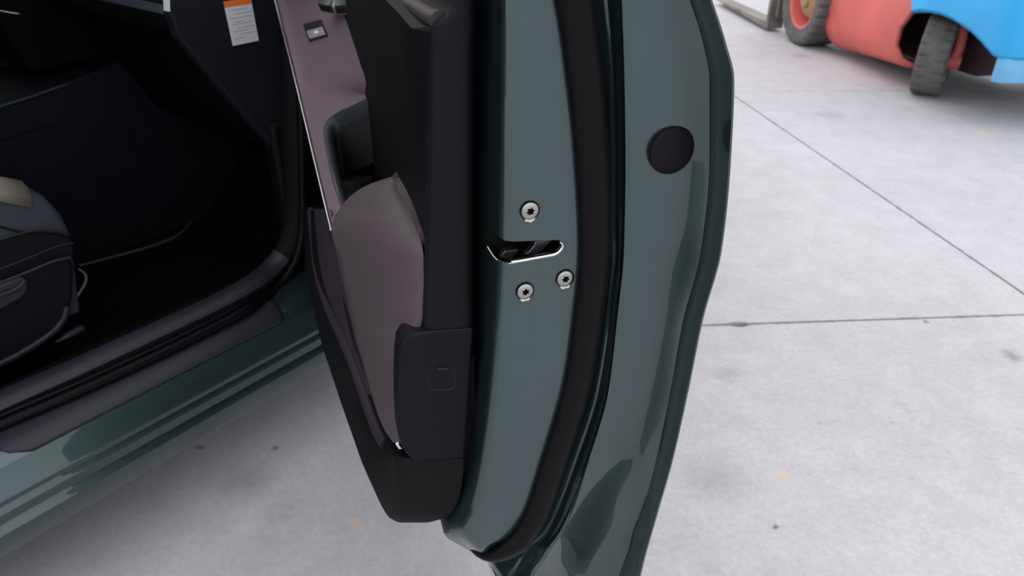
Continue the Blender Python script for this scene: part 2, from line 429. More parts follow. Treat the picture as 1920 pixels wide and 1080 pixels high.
# ---- front passenger seat
prof = [(-.05,.45),(-.05,.70),(.10,.70),(.22,.725),(.33,.752),(.405,.75),(.452,.722),(.480,.690),(.494,.655),(.498,.622),(.496,.605)]
def seat_sec(r, k, dz):
    c = Vector((.2,.62))
    return [kc((r, c.x+(s-c.x)*k, (z if z < .62 else z+dz))) for s, z in prof]+[kc((r, c.x+(.49-c.x)*k, .56)), kc((r, c.x+(.47-c.x)*k, .45))]
secs = [(-1.502,.955,-.035),(-1.508,.98,-.018),(-1.522,.995,-.004),(-1.545,1.0,.002),(-1.585,1.0,-.006),(-1.64,1.0,-.030),(-1.74,1.0,-.036),(-1.84,1.0,-.030),(-1.895,1.0,-.006),(-1.935,1.0,.002),(-1.96,.995,-.006),(-1.98,.97,-.03)]
seat = link('front_seat', grid_bm([seat_sec(*x) for x in secs], cyc=True, caps=True), M['seat'], car, 50)
sb = [(-.10,.66),(.06,.70),(-.06,1.05),(-.14,1.28),(-.22,1.30),(-.27,1.22),(-.24,.9),(-.20,.66)]
cprism('backrest', sb, -1.515, -1.965, M['seat'], seat, bevel=(.03,4))
# sand coloured sheet over the seat top and outer bolster
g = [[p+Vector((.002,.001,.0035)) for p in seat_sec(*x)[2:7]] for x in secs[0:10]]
solidify(link('seat_top_sheet', grid_bm(g), M['beige'], seat, 50), .005)
# lower leather side, seam piping, plastic side shield, lever
lo = [K(x, y, r=-1.494) for x, y in ((-140,500),(-60,472),(0,451),(35,440),(65,434),(100,435),(130,442),(139,452),(141,470),(140,486),(100,492),(50,514),(0,533),(-140,590))]
lo = [kc(p) for p in lo]
link('cushion_side', prism_bm(lo, [p+Vector((-.05,0,0)) for p in lo]), M['plastic'], seat, 35, (.006,3))
pip = crom([kc(K(x, y, r=-1.492)) for x, y in ((-140,499),(-60,471),(0,450),(35,439),(65,433),(100,434),(130,441))], 5)
link('piping', sweep_bm(pip, ell(.0022,.0022,8), Vector((1,0,0))), M['black'], seat, 60)
pip = crom([kc(K(x, y, r=-1.4925)) for x, y in ((-140,555),(-60,528),(0,505),(60,481),(110,461),(138,456))], 5)
link('stitching', sweep_bm(pip, ell(.0014,.0014,8), Vector((1,0,0))), M['sill'], seat, 60)
sh = [K(x, y, r=-1.485) for x, y in ((-120,580),(0,531),(50,512),(100,490),(134,484),(140,500),(139,545),(132,590),(118,618),(80,650),(30,678),(-20,705),(-120,760))]
s0 = [kc(p) for p in sh]
link('side_shield', prism_bm(s0, [p+Vector((-.05,0,0)) for p in s0]), M['plastic'], seat, 35, (.009,4))
rim = [K(x, y, r=-1.484) for x, y in ((-60,716),(-10,688),(30,668),(70,644),(100,622),(120,598),(126,575))]
link('shield_rim', sweep_bm(crom([kc(p) for p in rim], 5), ell(.007,.005,10), Vector((1,0,0))), M['sill'], seat, 60)
rim = [K(x, y, r=-1.483) for x, y in ((-60,555),(0,530),(50,511),(100,490),(132,483))]
link('shield_edge', sweep_bm(crom([kc(p) for p in rim], 5), ell(.003,.003,8), Vector((1,0,0))), M['sill'], seat, 60)
lv = [K(x, y, r=-1.470) for x, y in ((-60,560),(0,535),(40,521),(50,522),(55,534),(53,548),(40,562),(0,584),(-60,610))]
l0 = [kc(p) for p in lv]
link('seat_lever', prism_bm(l0, [p+Vector((-.02,0,0)) for p in l0]), M['sill'], seat, 35, (.006,4))
lv = [K(x, y, r=-1.466) for x, y in ((-60,582),(0,556),(30,543),(42,533),(46,525))]
link('lever_rib', sweep_bm(crom([kc(p) for p in lv], 5), ell(.004,.002,8), Vector((1,0,0))), M['sill'], seat, 60)
# slide bar, belt anchor and rail cover under the seat
w = [K(x, y, r=-1.60) for x, y in ((120,575),(138,570),(134,572))]
w = [K(136,570,r=-1.56), K(150,548,r=-1.60), K(160,530,r=-1.64), K(160,515,r=-1.68), K(148,505,r=-1.72)]
link('slide_bar', sweep_bm(crom([kc(p) for p in w], 6), ell(.0026,.0026,8), Vector((1,0,0))), M['grey'], seat, 60)
b0, b1 = kc(K(105,642,r=-1.47)), kc(K(155,614,r=-1.49))
link('rail_release', sweep_bm(crom([b0, b0.lerp(b1,.35), b0.lerp(b1,.7), b1], 3), ell(.010,.007,10), Vector((0,0,1)), scale=[.35,.4,.45,.8,1,1,1,1,1,.8]), M['sill'], seat, 50)
rc = [K(x, y, z=.36) for x, y in ((112,662),(165,636),(192,650),(190,668),(120,700))]
c0 = [kc(p) for p in rc]
link('rail_cover', prism_bm(c0, [p+Vector((0,0,-.06)) for p in c0]), M['plastic_dark'], seat, 35, (.004,2))

# ---- rest of the shell: rear door, pillars, roof, far side, wing, bonnet, wheel
def loft_rs(name, secs, m, parent=car, t=.02, smooth=40):
    """secs: list of rows of (r, s, z)"""
    return solidify(link(name, grid_bm([[kc(p) for p in row] for row in secs]), m, parent, smooth), t)
def side_r(z): return pchip([.36,.45,.6,.8,.95,1.02,1.10], [-1.275,-1.262,-1.245,-1.228,-1.232,-1.25,-1.29], z)
zz = [.37,.42,.5,.6,.7,.8,.88,.95,1.0,1.05,1.09]
loft_rs('rear_door', [[(side_r(z)-.03, s, z) for z in zz] for s in (-.95,-.6,-.2,.05)], M['paint'])
cbox('b_pillar', (-1.45,-.02,.38), (-1.33,.10,1.10), M['plastic_dark'], bevel=(.015,3))
cprism('b_pillar_upper', [(-.04,1.08),(.08,1.08),(.05,1.56),(-.06,1.56)], -1.50, -1.43, M['plastic_dark'], bevel=(.01,2))
link('a_pillar', prism_bm([kc(p) for p in ((-1.44,1.08,1.08),(-1.38,1.08,1.08),(-1.38,1.26,1.08),(-1.44,1.26,1.08))], [kc(p) for p in ((-1.56,.38,1.57),(-1.50,.38,1.57),(-1.50,.48,1.57),(-1.56,.48,1.57))]), M['paint'], car, 35, (.01,2))
link('a_pillar', prism_bm([kc(p) for p in ((-2.92,1.08,1.08),(-2.86,1.08,1.08),(-2.86,1.26,1.08),(-2.92,1.26,1.08))], [kc(p) for p in ((-2.80,.38,1.57),(-2.74,.38,1.57),(-2.74,.48,1.57),(-2.80,.48,1.57))]), M['paint'], car, 35, (.01,2))
rf = []
for s, h in ((.50,1.56),(.3,1.60),(0,1.63),(-.5,1.63),(-1.0,1.58),(-1.4,1.48)):
    rf.append([(-2.15+x, s, h-.07*(abs(x)/.65)**3) for x in (-.66,-.6,-.4,-.2,0,.2,.4,.6,.66)])
loft_rs('roof', rf, M['paint'], t=.03)
loft_rs('far_side', [[(-4.3-side_r(z), s, z) for z in [.2]+zz] for s in (-1.35,-.6,0,.6,1.3)], M['paint'])
loft_rs('rear_wall', [[(r, -1.36, z) for z in (.2,.6,1.0,1.48)] for r in (-2.95,-2.15,-1.40)], M['plastic_dark'])
loft_rs('windscreen', [[(r*1.0, s, z) for s, z in ((1.20,1.09),(.85,1.33),(.46,1.56))] for r in (-2.82,-2.5,-2.15,-1.8,-1.48)], M['glass'], t=.005)
for r0, r1, nm in ((-1.285,-1.475,'rear_window'),(-3.015,-2.825,'far_window')):
    loft_rs(nm, [[(r0,s,1.08),((r0+r1)/2+(.02 if r0>-2 else -.02),s*.97,1.32),(r1,s*.9,1.56)] for s in ((-1.3,-.7,-.02) if r0 > -2 else (-1.3,-.5,.3,1.0))], M['glass'], t=.004)
loft_rs('quarter_panel', [[(side_r(max(z,.36))-.02-max(0,-1.3-s)*.12, s, z) for z in ([.62,.7,.8,.9,1.0,1.09] if s > -1.4 else [.3,.5,.7,.8,.95,1.09])] for s in (-.97,-1.2,-1.39,-1.41,-1.7,-2.0)], M['paint'])
loft_rs('tailgate', [[(r, s, z) for s, z in ((-2.0,.3),(-2.02,.8),(-1.95,1.09),(-1.42,1.48))] for r in (-2.95,-2.15,-1.36)], M['paint'])
# wing with its wheel arch
wg = []
for s in [1.245+.06*i for i in range(20)]:
    d = abs(s-1.72)
    zb = .20+math.sqrt(max(0, .36**2-d*d)) if d < .36 else .20
    zb = max(zb, .2)
    row = []
    for k in range(9):
        z = zb+(1.03-zb)*k/8
        row.append((side_r(max(z,.36))-.02-max(0, s-1.9)**2*.35, s, z-max(0, s-1.4)*.08*k/8))
    row.append((row[-1][0]-.10, s, row[-1][2]+.03)); wg.append(row)
loft_rs('front_wing', wg, M['paint'], t=.01)
loft_rs('front_wing', [[(-4.3-p[0], p[1], p[2]) for p in row] for row in wg], M['paint'], t=.01)
loft_rs('bonnet', [[(-2.15+x, s, 1.09-max(0,s-1.25)*.12-.05*(x/.8)**2) for x in (-.78,-.5,-.2,.2,.5,.78)] for s in (1.22,1.6,2.0,2.4)], M['paint'], t=.02)
cbox('engine_bay', (-2.70,1.36,.20), (-1.60,2.38,.92), M['black'])
def wheel(r, s, sign):
    c = kc((r, s, .335)); ax = (sign,0,0)
    t = link('front_wheel', lathe_bm([(.20,-.10),(.29,-.105),(.325,-.09),(.335,-.05),(.335,.05),(.325,.09),(.29,.105),(.215,.10),(.205,.07),(.20,0)], 48, c, ax, (0,0,1)), M['rubber'], car, 40)
    link('rim', lathe_bm([(.216,.098),(.205,.100),(.195,.085),(.185,.02),(.001,.01)], 40, c, ax, (0,0,1), caps=False), M['plastic_dark'], t, 40)
    for k in range(5):
        an = 2*math.pi*k/5; e1 = Vector((0, math.sin(an), math.cos(an))); e2 = Vector((0, math.cos(an), -math.sin(an))); X = Vector((sign,0,0))
        pts = [(.02,-.03),(.11,-.022),(.205,-.055),(.205,-.015),(.13,0),(.205,.015),(.205,.055),(.11,.022),(.02,.03)]
        link('spoke', prism_bm([c+e1*u+e2*w+X*.04 for u, w in pts], [c+e1*u+e2*w+X*(.085 if u > .1 else .07) for u, w in pts]), M['wheel'], t, 35, (.004,2))
wheel(-1.40, 1.72, 1); wheel(-2.90, 1.72, -1)
wheel(-1.40, -1.0, 1); wheel(-2.90, -1.0, -1)
loft_rs('underbody', [[(r, s, .19) for s in (-1.36,0,1.36,2.38)] for r in (-2.9,-2.15,-1.5)], M['black'], t=.02)

# ================================================================== THE OPEN DOOR
# painted shell: columns follow one cut through the closing face, from behind the trim to the outer lip
cu = [.085,.022,.006,.0005,0,.006,.050,.036,.003,-.004,-.011,-.033,-.052]
tab = {
 -150:[900,936,945,955,1026,1060,1108,1150,1160,1200,1240,1258,1275],
    0:[895,934,942,952,1045,1078,1132,1153,1166,1230,1293,1312,1331],
   80:[892,933,942,953,1056,1088,1140,1157,1169,1242,1318,1338,1357],
  150:[890,932,941,953,1065,1098,1146,1160,1171,1250,1330,1352,1373],
  300:[889,930,940,953,1080,1110,1151,1163,1173,1255,1330,1350,1367],
  470:[887,925,938,955,1087,1115,1151,1160,1170,1250,1314,1333,1350],
  600:[886,918,932,949,1076,1102,1139,1150,1157,1225,1281,1299,1315],
  733:[879,908,923,943,1054,1080,1118,1131,1141,1200,1257,1273,1288],
  867:[869,892,906,926,1016,1040,1075,1090,1103,1165,1229,1244,1258],
  955:[850,872,890,915, 988,1010,1042,1058,1075,1140,1207,1221,1233],
 1000:[832,852,872,900, 962, 987,1018,1035,1055,1130,1198,1209,1220],
 1028:[872,880,890,898, 906, 938, 985,1010,1035,1115,1191,1201,1212],
 1050:[911,912,914,916, 920, 930, 972, 995,1022,1105,1188,1196,1206],
 1080:[929,930,932,934, 938, 944, 958, 978,1002,1095,1183,1190,1199],
 1150:[950,951,953,955, 958, 964, 975, 992,1012,1088,1162,1170,1179],
 1210:[962,963,965,967, 970, 974, 984, 998,1015,1080,1145,1152,1160]}
uadd = {867:{0:-.02,9:.006}, 955:{0:-.040,9:.018,8:.003}, 1000:{0:-.045,9:.026,8:.006}, 1028:{0:-.055,9:.030,8:.010,5:.012,6:.004},
        1050:{0:-.05,1:.01,2:.02,3:.022,4:.024,5:.024,6:.010,7:.008,8:.012,9:.032},
        1080:{0:-.05,1:.016,2:.026,3:.028,4:.028,5:.024,6:.010,7:.010,8:.012,9:.032},
        1150:{0:-.05,1:.016,2:.026,3:.028,4:.028,5:.024,6:.010,7:.010,8:.012,9:.030},
        1210:{0:-.05,1:.016,2:.026,3:.028,4:.028,5:.024,6:.010,7:.010,8:.012,9:.030}}
rows = [(y, [(x, cu[i]+uadd.get(y, {}).get(i, 0)) for i, x in enumerate(xs)]) for y, xs in sorted(tab.items())]
gr = rowgrid(rows, 10, 4)
shell = []
for line in gr:
    P = [D(*p) for p in line]
    a = P[0]; b = P[-1]
    inner = [Vector((a.x+.005, u, a.z+(u-.045)*.0)) for u in (1.10,.8,.5,.25,.15)]
    outer = [Vector((b.x+dx, u, b.z)) for u, dx in ((-.0518,.0022),(-.048,.004),(-.02,.010),(.05,.017),(.15,.024),(.35,.030),(.6,.028),(.85,.018),(1.0,.008),(1.10,-.012))]
    shell.append(inner+P+outer)
bm = grid_bm(shell, cyc=True, caps=True)
door = link('front_door', bm, [M['paint'], M['black']], car, 32)
Mdoor = Matrix.Translation(Vector((PL.x, PL.y, 0))) @ Matrix.Rotation(DA, 4, 'Z')
door.matrix_parent_inverse = Mcar.inverted(); door.matrix_basis = Mdoor
door['label'] = 'open dark green front passenger door, its latch edge facing out'
# latch opening cut through the closing face and round its corner
slot = [(915,425),(913.5,445),(913,461),(917,468),(927,482),(938,489.5),(952,493),(961,492.5),(980,488.5),(1000,485),(1040,478),(1051,471),(1056.5,462),(1055,454),(1048,450),(1000,451.5),(962,453),(947,451),(936,444.5),(928,434),(921,424)]
front = [D(x, y, -.02) for x, y in slot]
back = [D(x, y, .052) for x, y in slot]
cb = prism_bm(front, back)
for f in cb.faces: f.material_index = 1
cut = link('cutter', cb, [M['paint'], M['black']], None, None)
cut.matrix_basis = Mdoor
bo = door.modifiers.new('latch_slot', 'BOOLEAN'); bo.operation = 'DIFFERENCE'; bo.object = cut; bo.solver = 'EXACT'
bpy.context.view_layer.update()
dg = bpy.context.evaluated_depsgraph_get()
me = bpy.data.meshes.new_from_object(door.evaluated_get(dg), preserve_all_data_layers=True, depsgraph=dg)
door.modifiers.clear(); old = door.data; door.data = me; bpy.data.meshes.remove(old)
cm = cut.data; bpy.data.objects.remove(cut); bpy.data.meshes.remove(cm)
door.data.shade_smooth(); door.data.set_sharp_from_angle(angle=math.radians(32))

def dpoly(name, pts, u0, u1, m, bevel=None, smooth=35, parent=door):
    a = [D(x, y, u0) for x, y in pts]
    b = [Vector((p.x, p.y+(u1-u0), p.z)) for p in a]
    return link(name, prism_bm(a, b), m, parent, smooth, bevel)
# latch mechanism inside the slot
lipc = [(957,489.5),(980,486),(1000,482.3),(1038,475),(1048,469),(1053.5,461),(1052.5,455),(1048,451.5)]
link('latch_lip', sweep_bm(crom([D(x, y, .0025) for x, y in lipc], 5), ell(.0017,.0036,12), Vector((0,1,0))), M['chrome'], door, 60)
edge = [(914,462),(918,469),(927.5,482.5),(938,490),(952,493.6),(962,493),(1000,486),(1041,478.6)]
eu = [.024,.021,.014,.008,.002,.0002,0,0]
link('slot_edge', sweep_bm(crom([D(x, y, u-.0003) for (x, y), u in zip(edge, eu)], 4), ell(.0006,.0006,6), Vector((0,1,0))), M['bare'], door, 60)
dpoly('latch_fork', [(983,478),(992,472),(1001,461),(1004,452),(1038,449),(1026,461),(1014,474),(1000,479)], .016, .024, M['latch'], (.0012,2))
dpoly('latch_pawl', [(938,484),(947,470),(973,468),(966,480),(955,488)], .022, .03, M['latch'], (.001,2))
# three star-socket screws, with the paint chipped below each
def screw(cx, cy, rpx, rot):
    c = D(cx, cy, -.0005); R = (D(cx+rpx, cy, 0)-D(cx, cy, 0)).length
    ax = Vector((0,-1,0)); e1 = Vector((math.cos(rot),0,math.sin(rot))); e2 = ax.cross(e1)
    n = 48
    def ring(rf, h): return [c+ax*h+(e1*math.cos(2*math.pi*i/n)+e2*math.sin(2*math.pi*i/n))*(rf(i) if callable(rf) else rf) for i in range(n)]
    star = lambda i: R*.46*(0.84+.16*math.cos(6*2*math.pi*i/n))
    g = [ring(R*.96,-.001),ring(R,.0006),ring(R*.97,.0013),ring(R*.90,.0018),ring(R*.62,.0026),ring(lambda i: star(i)*1.1,.0028),ring(star,.0025),ring(lambda i: star(i)*.93,-.0012),ring(R*.08,-.0022)]
    link('latch_screw', grid_bm(g, cyc=True, caps=True), M['steel'], door, 40)
    w = R*1.02
    lathe = link('screw_recess', lathe_bm([(R*1.12,.0000),(R*1.12,.0006),(R*1.0,.0007),(R*.95,.0)], 40, c, ax, e1), M['rubber'], door, 40)
    # chipped crescent
    a = [c+Vector((R*1.00*math.sin(t), -.0010, -R*1.03*math.cos(t))) for t in [(-.62+.11*i) for i in range(12)]]
    b = [c+Vector((R*1.25*math.sin(t)*.9, -.0010, -R*(1.30+.06*math.sin(9*t+cx))*math.cos(t))) for t in [(-.50+.09*i) for i in range(12)]]
    loop = a+list(reversed(b))
    link('paint_chip', prism_bm(loop, [p+Vector((0,.0012,0)) for p in loop]), M['bare'], door, None)
screw(993.5, 395, 16.2, .2); screw(984.5, 546, 15.0, .5); screw(1059.5, 522, 15.0, .9)
# oval rubber plug
pc_ = (1261, 281.5); n = 40
def pring(k, u):
    o = []
    for i in range(n):
        t = 2*math.pi*i/n; a = 49.5*k*math.cos(t); b = 39*k*math.sin(t); th = math.radians(-48)
        o.append(D(pc_[0]+a*math.cos(th)-b*math.sin(th), pc_[1]+a*math.sin(th)+b*math.cos(th), u))
    return o
ug = -.0045
link('door_plug', grid_bm([pring(1.0,ug+.004),pring(1.0,ug-.0008),pring(.97,ug-.0022),pring(.90,ug-.0034),pring(.6,ug-.0046),pring(.25,ug-.005)], cyc=True, caps=True), M['plastic'], door, 50)
# weatherstrip around the closing face, turning under the door
sc = [(1040,-150),(1078,0),(1098,150),(1111,300),(1116,470),(1103,600),(1081,733),(1040,867),(1011,955),(985,1000),(966,1022)]
path = [D(x, y, -.003) for x, y in sc]
e = path[-1]
path += [Vector((e.x-.022,.008,e.z-.019)), Vector((e.x-.036,.035,e.z-.022)), Vector((e.x-.042,.09,e.z-.022)), Vector((e.x-.045,.5,e.z-.022)), Vector((e.x-.045,1.05,e.z-.022))]
path = crom(path, 7)
link('weatherstrip', sweep_bm(path, [(a, b) for a, b in ell(.0165,.0105,18)], [Vector((0,-1,0)).lerp(Vector((0,0,-1)), max(0,min(1,(i-70)/14))) if i < 90 else Vector((0,0,-1)) for i in range(len(path))]), M['rubber'], door, 60)

# ---- trim: upper panel with its rear end strip
tr = [(-150,(900,893,884,870,856,850)),(0,(894,888,880,866,850,843)),(28,(893,887,879,856,838,831)),(44,(892,887,878,842,818,810)),(100,(890,885,876,838,812,805)),(300,(888,884,874,832,807,799)),(470,(887,883,873,830,803,796)),(560,(888,884,874,828,798,791)),(617,(889,885,876,826,795,788))]
us = (.060,.040,.034,.033,.038,.050)
grid = []
for line in rowgrid([(y, list(zip(xs, us))) for y, xs in tr], 10, 3):
    P = [D(*p) for p in line]; e = P[-1]
    P = [Vector((P[0].x, .09, P[0].z))]+P
    for u, v in ((.07,-.086),(.15,-.084),(.3,-.083),(.5,-.083),(.7,-.083),(.9,-.083),(1.05,-.082),(1.08,-.07)):
        P.append(Vector(((min(v, e.x+.012) if u < .1 else v) if e.z < 1.137 else max(-.066, e.x+.002), u, e.z)))
    grid.append(P)
last = grid[-1]
for z in (.78,.68,.57):
    grid.append([Vector((p.x, max(p.y, .055), z)) for p in last])
NS = 17                                                    # columns of the end strip; the rest is the recessed panel
link('upper_trim', grid_bm([r[:NS] for r in grid]), M['plastic'], door, 40)
link('door_panel', grid_bm([r[NS-1:] for r in grid]), M['plastic_dark'], door, 40)
# brown padded roll along the window line
rl = [D(826,38,.046), D(812,32,.07), D(795,22,.11), D(772,8,.18), D(748,-8,.27), D(715,-34,.45), D(690,-54,.65), D(668,-72,.95)]
link('belt_roll', sweep_bm(crom(rl, 5), ell(.010,.008,12), Vector((0,0,1))), M['roll'], door, 60)
# armrest top: chrome-edged brown panel, wrapping up into the panel at its outboard side
ch = lambda y: pchip([-120,0,430],[482.5,515,620], y)
def ch_u(y): return pchip([-120,0,100,200,300,360,430],[1.07,1.00,.78,.60,.44,.355,.27], y)
ar = []
for y, xm, um, xr, ur in ((-120,540,.97,612,.86),(0,585,.84,650,.66),(60,602,.72,664,.575),(110,617,.63,676,.51),(160,630,.56,687,.46),(185,636,.535,694,.445)):
    ar.append((y, [(ch(y)+5, ch_u(y)), (ch(y)+18, ch_u(y)-.012), (xm, um), ((xm+xr)/2+6, (um+ur)/2-.01), (xr, ur)]))
def ars(x, y): return ch_u(y)-(x-ch(y)-5)*.00128*ch_u(y)/.63
ar_all = [r for r in ar if r[0] < 180]
for y, xr in ((178,692),(186,686),(197,662),(212,630),(226,613),(245,606),(300,617),(360,634),(400,640),(428,636)):
    x0 = ch(y)+5; xs = [x0+(xr-x0)*k for k in (0,.15,.5,.8,1)]
    ar_all.append((y, [(x, ars(x, y)) for x in xs]))
grid = []
for line in rowgrid(ar_all, 9, 4):
    P = [D(*p) for p in line]
    a = P[0]; b = P[-1]; k = max(0, min(1, (190-line[0][1])/20))
    zb = a.z-.17
    grid.append([Vector((-.075, a.y, zb)), Vector((a.x+.055, a.y, zb+.02)), Vector((a.x+.035, a.y, a.z-.085)), Vector((a.x+.006, a.y, a.z-.05)), Vector((a.x-.001, a.y, a.z-.02))]+P+[Vector((b.x+.006*k, b.y, b.z+.014*k-.002)), Vector((b.x+.009*k, b.y+.004*k, b.z+.035*k-.004))])
link('armrest', grid_bm(grid), M['brown'], door, 50)
chp = [D(ch(y), y, ch_u(y)) for y in (-120,-40,0,60,120,180,240,300,360,400,430)]
link('chrome_strip', sweep_bm(chp, ell(.0016,.0022,8), Vector((0,0,1))), M['chrome'], door, 60)
# grab-handle recess: dark rim pad and cup
rimp = [(x, y, ars(x, y)) for x, y in ((690,184),(662,198),(634,211),(614,227),(606.5,250),(612,290),(623,340),(633,372),(640,392))]
rdir = [(.2,-1),(.2,-1),(.35,-1),(.8,-.7),(1,-.3),(1,0),(1,0),(1,0),(1,0)]
def rimrow(k):
    o = []
    for (x, y, u), d in zip(rimp, rdir):
        p = D(x, y, u); d = Vector((d[0], d[1], 0)).normalized()
        o.append(p+d*[.0,.006,.012,.0145,.015][k]+Vector((0,0,[.0008,.002,-.004,-.016,-.09][k])))
    return crom(o, 4)
link('handle_rim', grid_bm([rimrow(k) for k in range(4)]), M['rimpad'], door, 60)
link('handle_cup', grid_bm([rimrow(3), rimrow(4), [Vector((-.084, p.y, p.z-.0)) for p in rimrow(4)]]), M['black'], door, 60)
# window switch
sw = [(571,47),(604,38),(616,68),(582,78)]
def sw_u(x, y): return .74
def arm_u(x, y):
    ys_ = [r[0] for r in ar]
    xs_ = [pchip(ys_, [r[1][c][0] for r in ar], y) for c in range(5)]; us_ = [pchip(ys_, [r[1][c][1] for r in ar], y) for c in range(5)]
    q = min((i/100 for i in range(401)), key=lambda t: abs(pchip([0,1,2,3,4], xs_, t)-x))
    return pchip([0,1,2,3,4], us_, q)
s0 = [D(x, y, arm_u(x, y)) for x, y in sw]
nrm = (s0[1]-s0[0]).cross(s0[3]-s0[0]).normalized()
if nrm.z < 0: nrm = -nrm
def swq(a0, a1, b0, b1, h0, h1):
    q = [(s0[0].lerp(s0[1], a)).lerp(s0[3].lerp(s0[2], a), b) for a, b in ((a0,b0),(a1,b0),(a1,b1),(a0,b1))]
    return prism_bm([p+nrm*h0 for p in q], [p+nrm*h1 for p in q])
link('switch_recess', swq(0,1,0,1,-.006,.0030), M['black'], door, None)
link('window_switch', swq(.08,.94,.45,.93,-.004,.0042), M['grey'], door, 35, (.001,2))
link('switch_mark', swq(.48,.66,.62,.74,.002,.0045), M['white'], door, None)
# inner release handle
hp = [D(612,4,.70), D(632,9,.67), D(656,10,.63), D(690,2,.59), D(722,-10,.56)]
hd = link('release_handle', sweep_bm(crom(hp, 5), [(-.014,-.012),(.014,-.012),(.019,.0),(.014,.012),(-.014,.012),(-.019,0)], Vector((0,0,1)), scale=[.8]+[1]*19+[.5]), M['chrome'], door, 30, (.002,2))
link('handle_collar', sweep_bm([D(640,9.5,.655), D(645,9.8,.648)], ell(.021,.0145,16), Vector((0,0,1))), M['steel'], door, 50)
# textured brown pad between armrest and door edge
pd = [(335,(735,.215),(736,.212)),(340,(712,.245),(739,.207)),(348,(688,.262),(743,.197)),(365,(660,.285),(752,.168)),(385,(642,.288),(763,.138)),(420,(623,.272),(777,.098)),(480,(632,.252),(794,.050)),(560,(650,.232),(795,.045)),(613,(662,.216),(789,.043)),(628,(665,.212),(772,.044)),(640,(668,.209),(757,.048)),(680,(680,.194),(748,.050)),(740,(697,.168),(745,.052)),(800,(718,.128),(749,.052)),(838,(743,.075),(753,.058))]
ys = [r[0] for r in pd]; grid = []
y = 335
while y <= 838:
    xl = pchip(ys,[r[1][0] for r in pd],y); ul = pchip(ys,[r[1][1] for r in pd],y); xr = pchip(ys,[r[2][0] for r in pd],y); ur = pchip(ys,[r[2][1] for r in pd],y)
    row = []
    wdt = min(1, (xr-xl)/110)
    for k in range(15):
        s = k/14
        bul = .038*wdt*math.sin(math.pi*s)**.8
        row.append(D(xl+(xr-xl)*s, y, ul+(ur-ul)*s-bul))
    a = row[0]; b = row[-1]
    row = [a+Vector((.02,.012,0)), a+Vector((.004,.004,0))]+row+[b+Vector((-.001,.004,0)), b+Vector((.008,.02,0))]
    grid.append(row); y += 5 if y < 420 else 10
link('armrest_pad', grid_bm(grid), M['pad'], door, 60)
# lower rear end cap with its clip cover
cap = [(888,616),(830,620),(790,624),(772,628),(759,636),(751,650),(748,675),(746,720),(746.5,770),(749,815),(753,838),(763,853),(777,864),(820,862),(872,860)]
dpoly('end_cap', cap, .0315, .062, M['plastic'], (.0035,3))
def rrect(x0, y0, x1, y1, r, sk=0):
    o = []
    for cx, cy, a0 in ((x1-r,y0+r,-90),(x1-r,y1-r,0),(x0+r,y1-r,90),(x0+r,y0+r,180)):
        for k in range(5):
            a = math.radians(a0+22.5*k); yy = cy+r*math.sin(a); xx = cx+r*math.cos(a)
            o.append((xx, yy-sk*(xx-x0)))
    return o
dpoly('clip_gap', rrect(803,690.5,853,733,10,.03), .0312, .04, M['black'])
dpoly('clip_cover', rrect(804.2,692,851.8,731.5,9,.03), .0306, .04, M['plastic'], (.0006,2))
dpoly('clip_notch', [(818,690.5),(840,689.5),(838,693.5),(820,694.5)], .0302, .036, M['black'])
# seams above and below the cap: thin pale edges
link('cap_edge', sweep_bm([D(x, y, .0325) for x, y in ((776,626.5),(800,623),(830,620),(862,617.5),(884,616.5))], ell(.0005,.0005,6), Vector((0,1,0))), M['sill'], door, 60)
# map pocket / lower trim
pk = [(395,(566,1.02),(580,.80),(592,.63),(606,.40),(618,.33),(640,.35)),
 (470,(571,.84),(583,.66),(596,.53),(613,.36),(628,.29),(650,.32)),
 (520,(577,.73),(588,.59),(603,.47),(622,.32),(640,.27),(660,.30)),
 (580,(589,.61),(604,.49),(624,.40),(640,.29),(653,.245),(675,.27)),
 (640,(602,.525),(624,.41),(648,.335),(658,.27),(668,.23),(690,.25)),
 (700,(621,.43),(648,.33),(673,.27),(680,.24),(686,.205),(710,.23)),
 (760,(641,.355),(666,.28),(692,.23),(700,.20),(706,.18),(730,.2)),
 (820,(662,.275),(684,.215),(708,.17),(718,.15),(726,.135),(780,.1)),
 (846,(671,.235),(692,.185),(718,.135),(728,.11),(740,.085),(800,.062)),
 (860,(676,.213),(698,.165),(724,.11),(736,.080),(747,.060),(869,.036)),
 (920,(702,.14),(714,.115),(728,.088),(738,.072),(750,.055),(864,.034)),
 (955,(719,.105),(726,.092),(734,.078),(742,.068),(756,.055),(851,.036)),
 (972,(731,.088),(736,.080),(742,.072),(750,.064),(764,.057),(835,.043)),
 (978,(741,.080),(745,.076),(750,.071),(758,.066),(772,.060),(812,.052)),
 (980,(750,.078),(754,.075),(759,.072),(766,.068),(778,.064),(800,.058))]
grid = []
for line in rowgrid([(r[0], list(r[1:])) for r in pk], 8, 3):
    P = [D(*p) for p in line]; a = P[0]; b = P[-1]
    grid.append([Vector((-.06, a.y+.02, a.z+.01)), a+Vector((.012,.02,-.004))]+P+[b+Vector((.004,.014,0)), b+Vector((.012,.05,0))])
grid.append([Vector((max(p.x,-.085), max(p.y,.06)+.01, p.z+.003)) for p in grid[-1]])
link('map_pocket', grid_bm(grid), M['pocket'], door, 50)
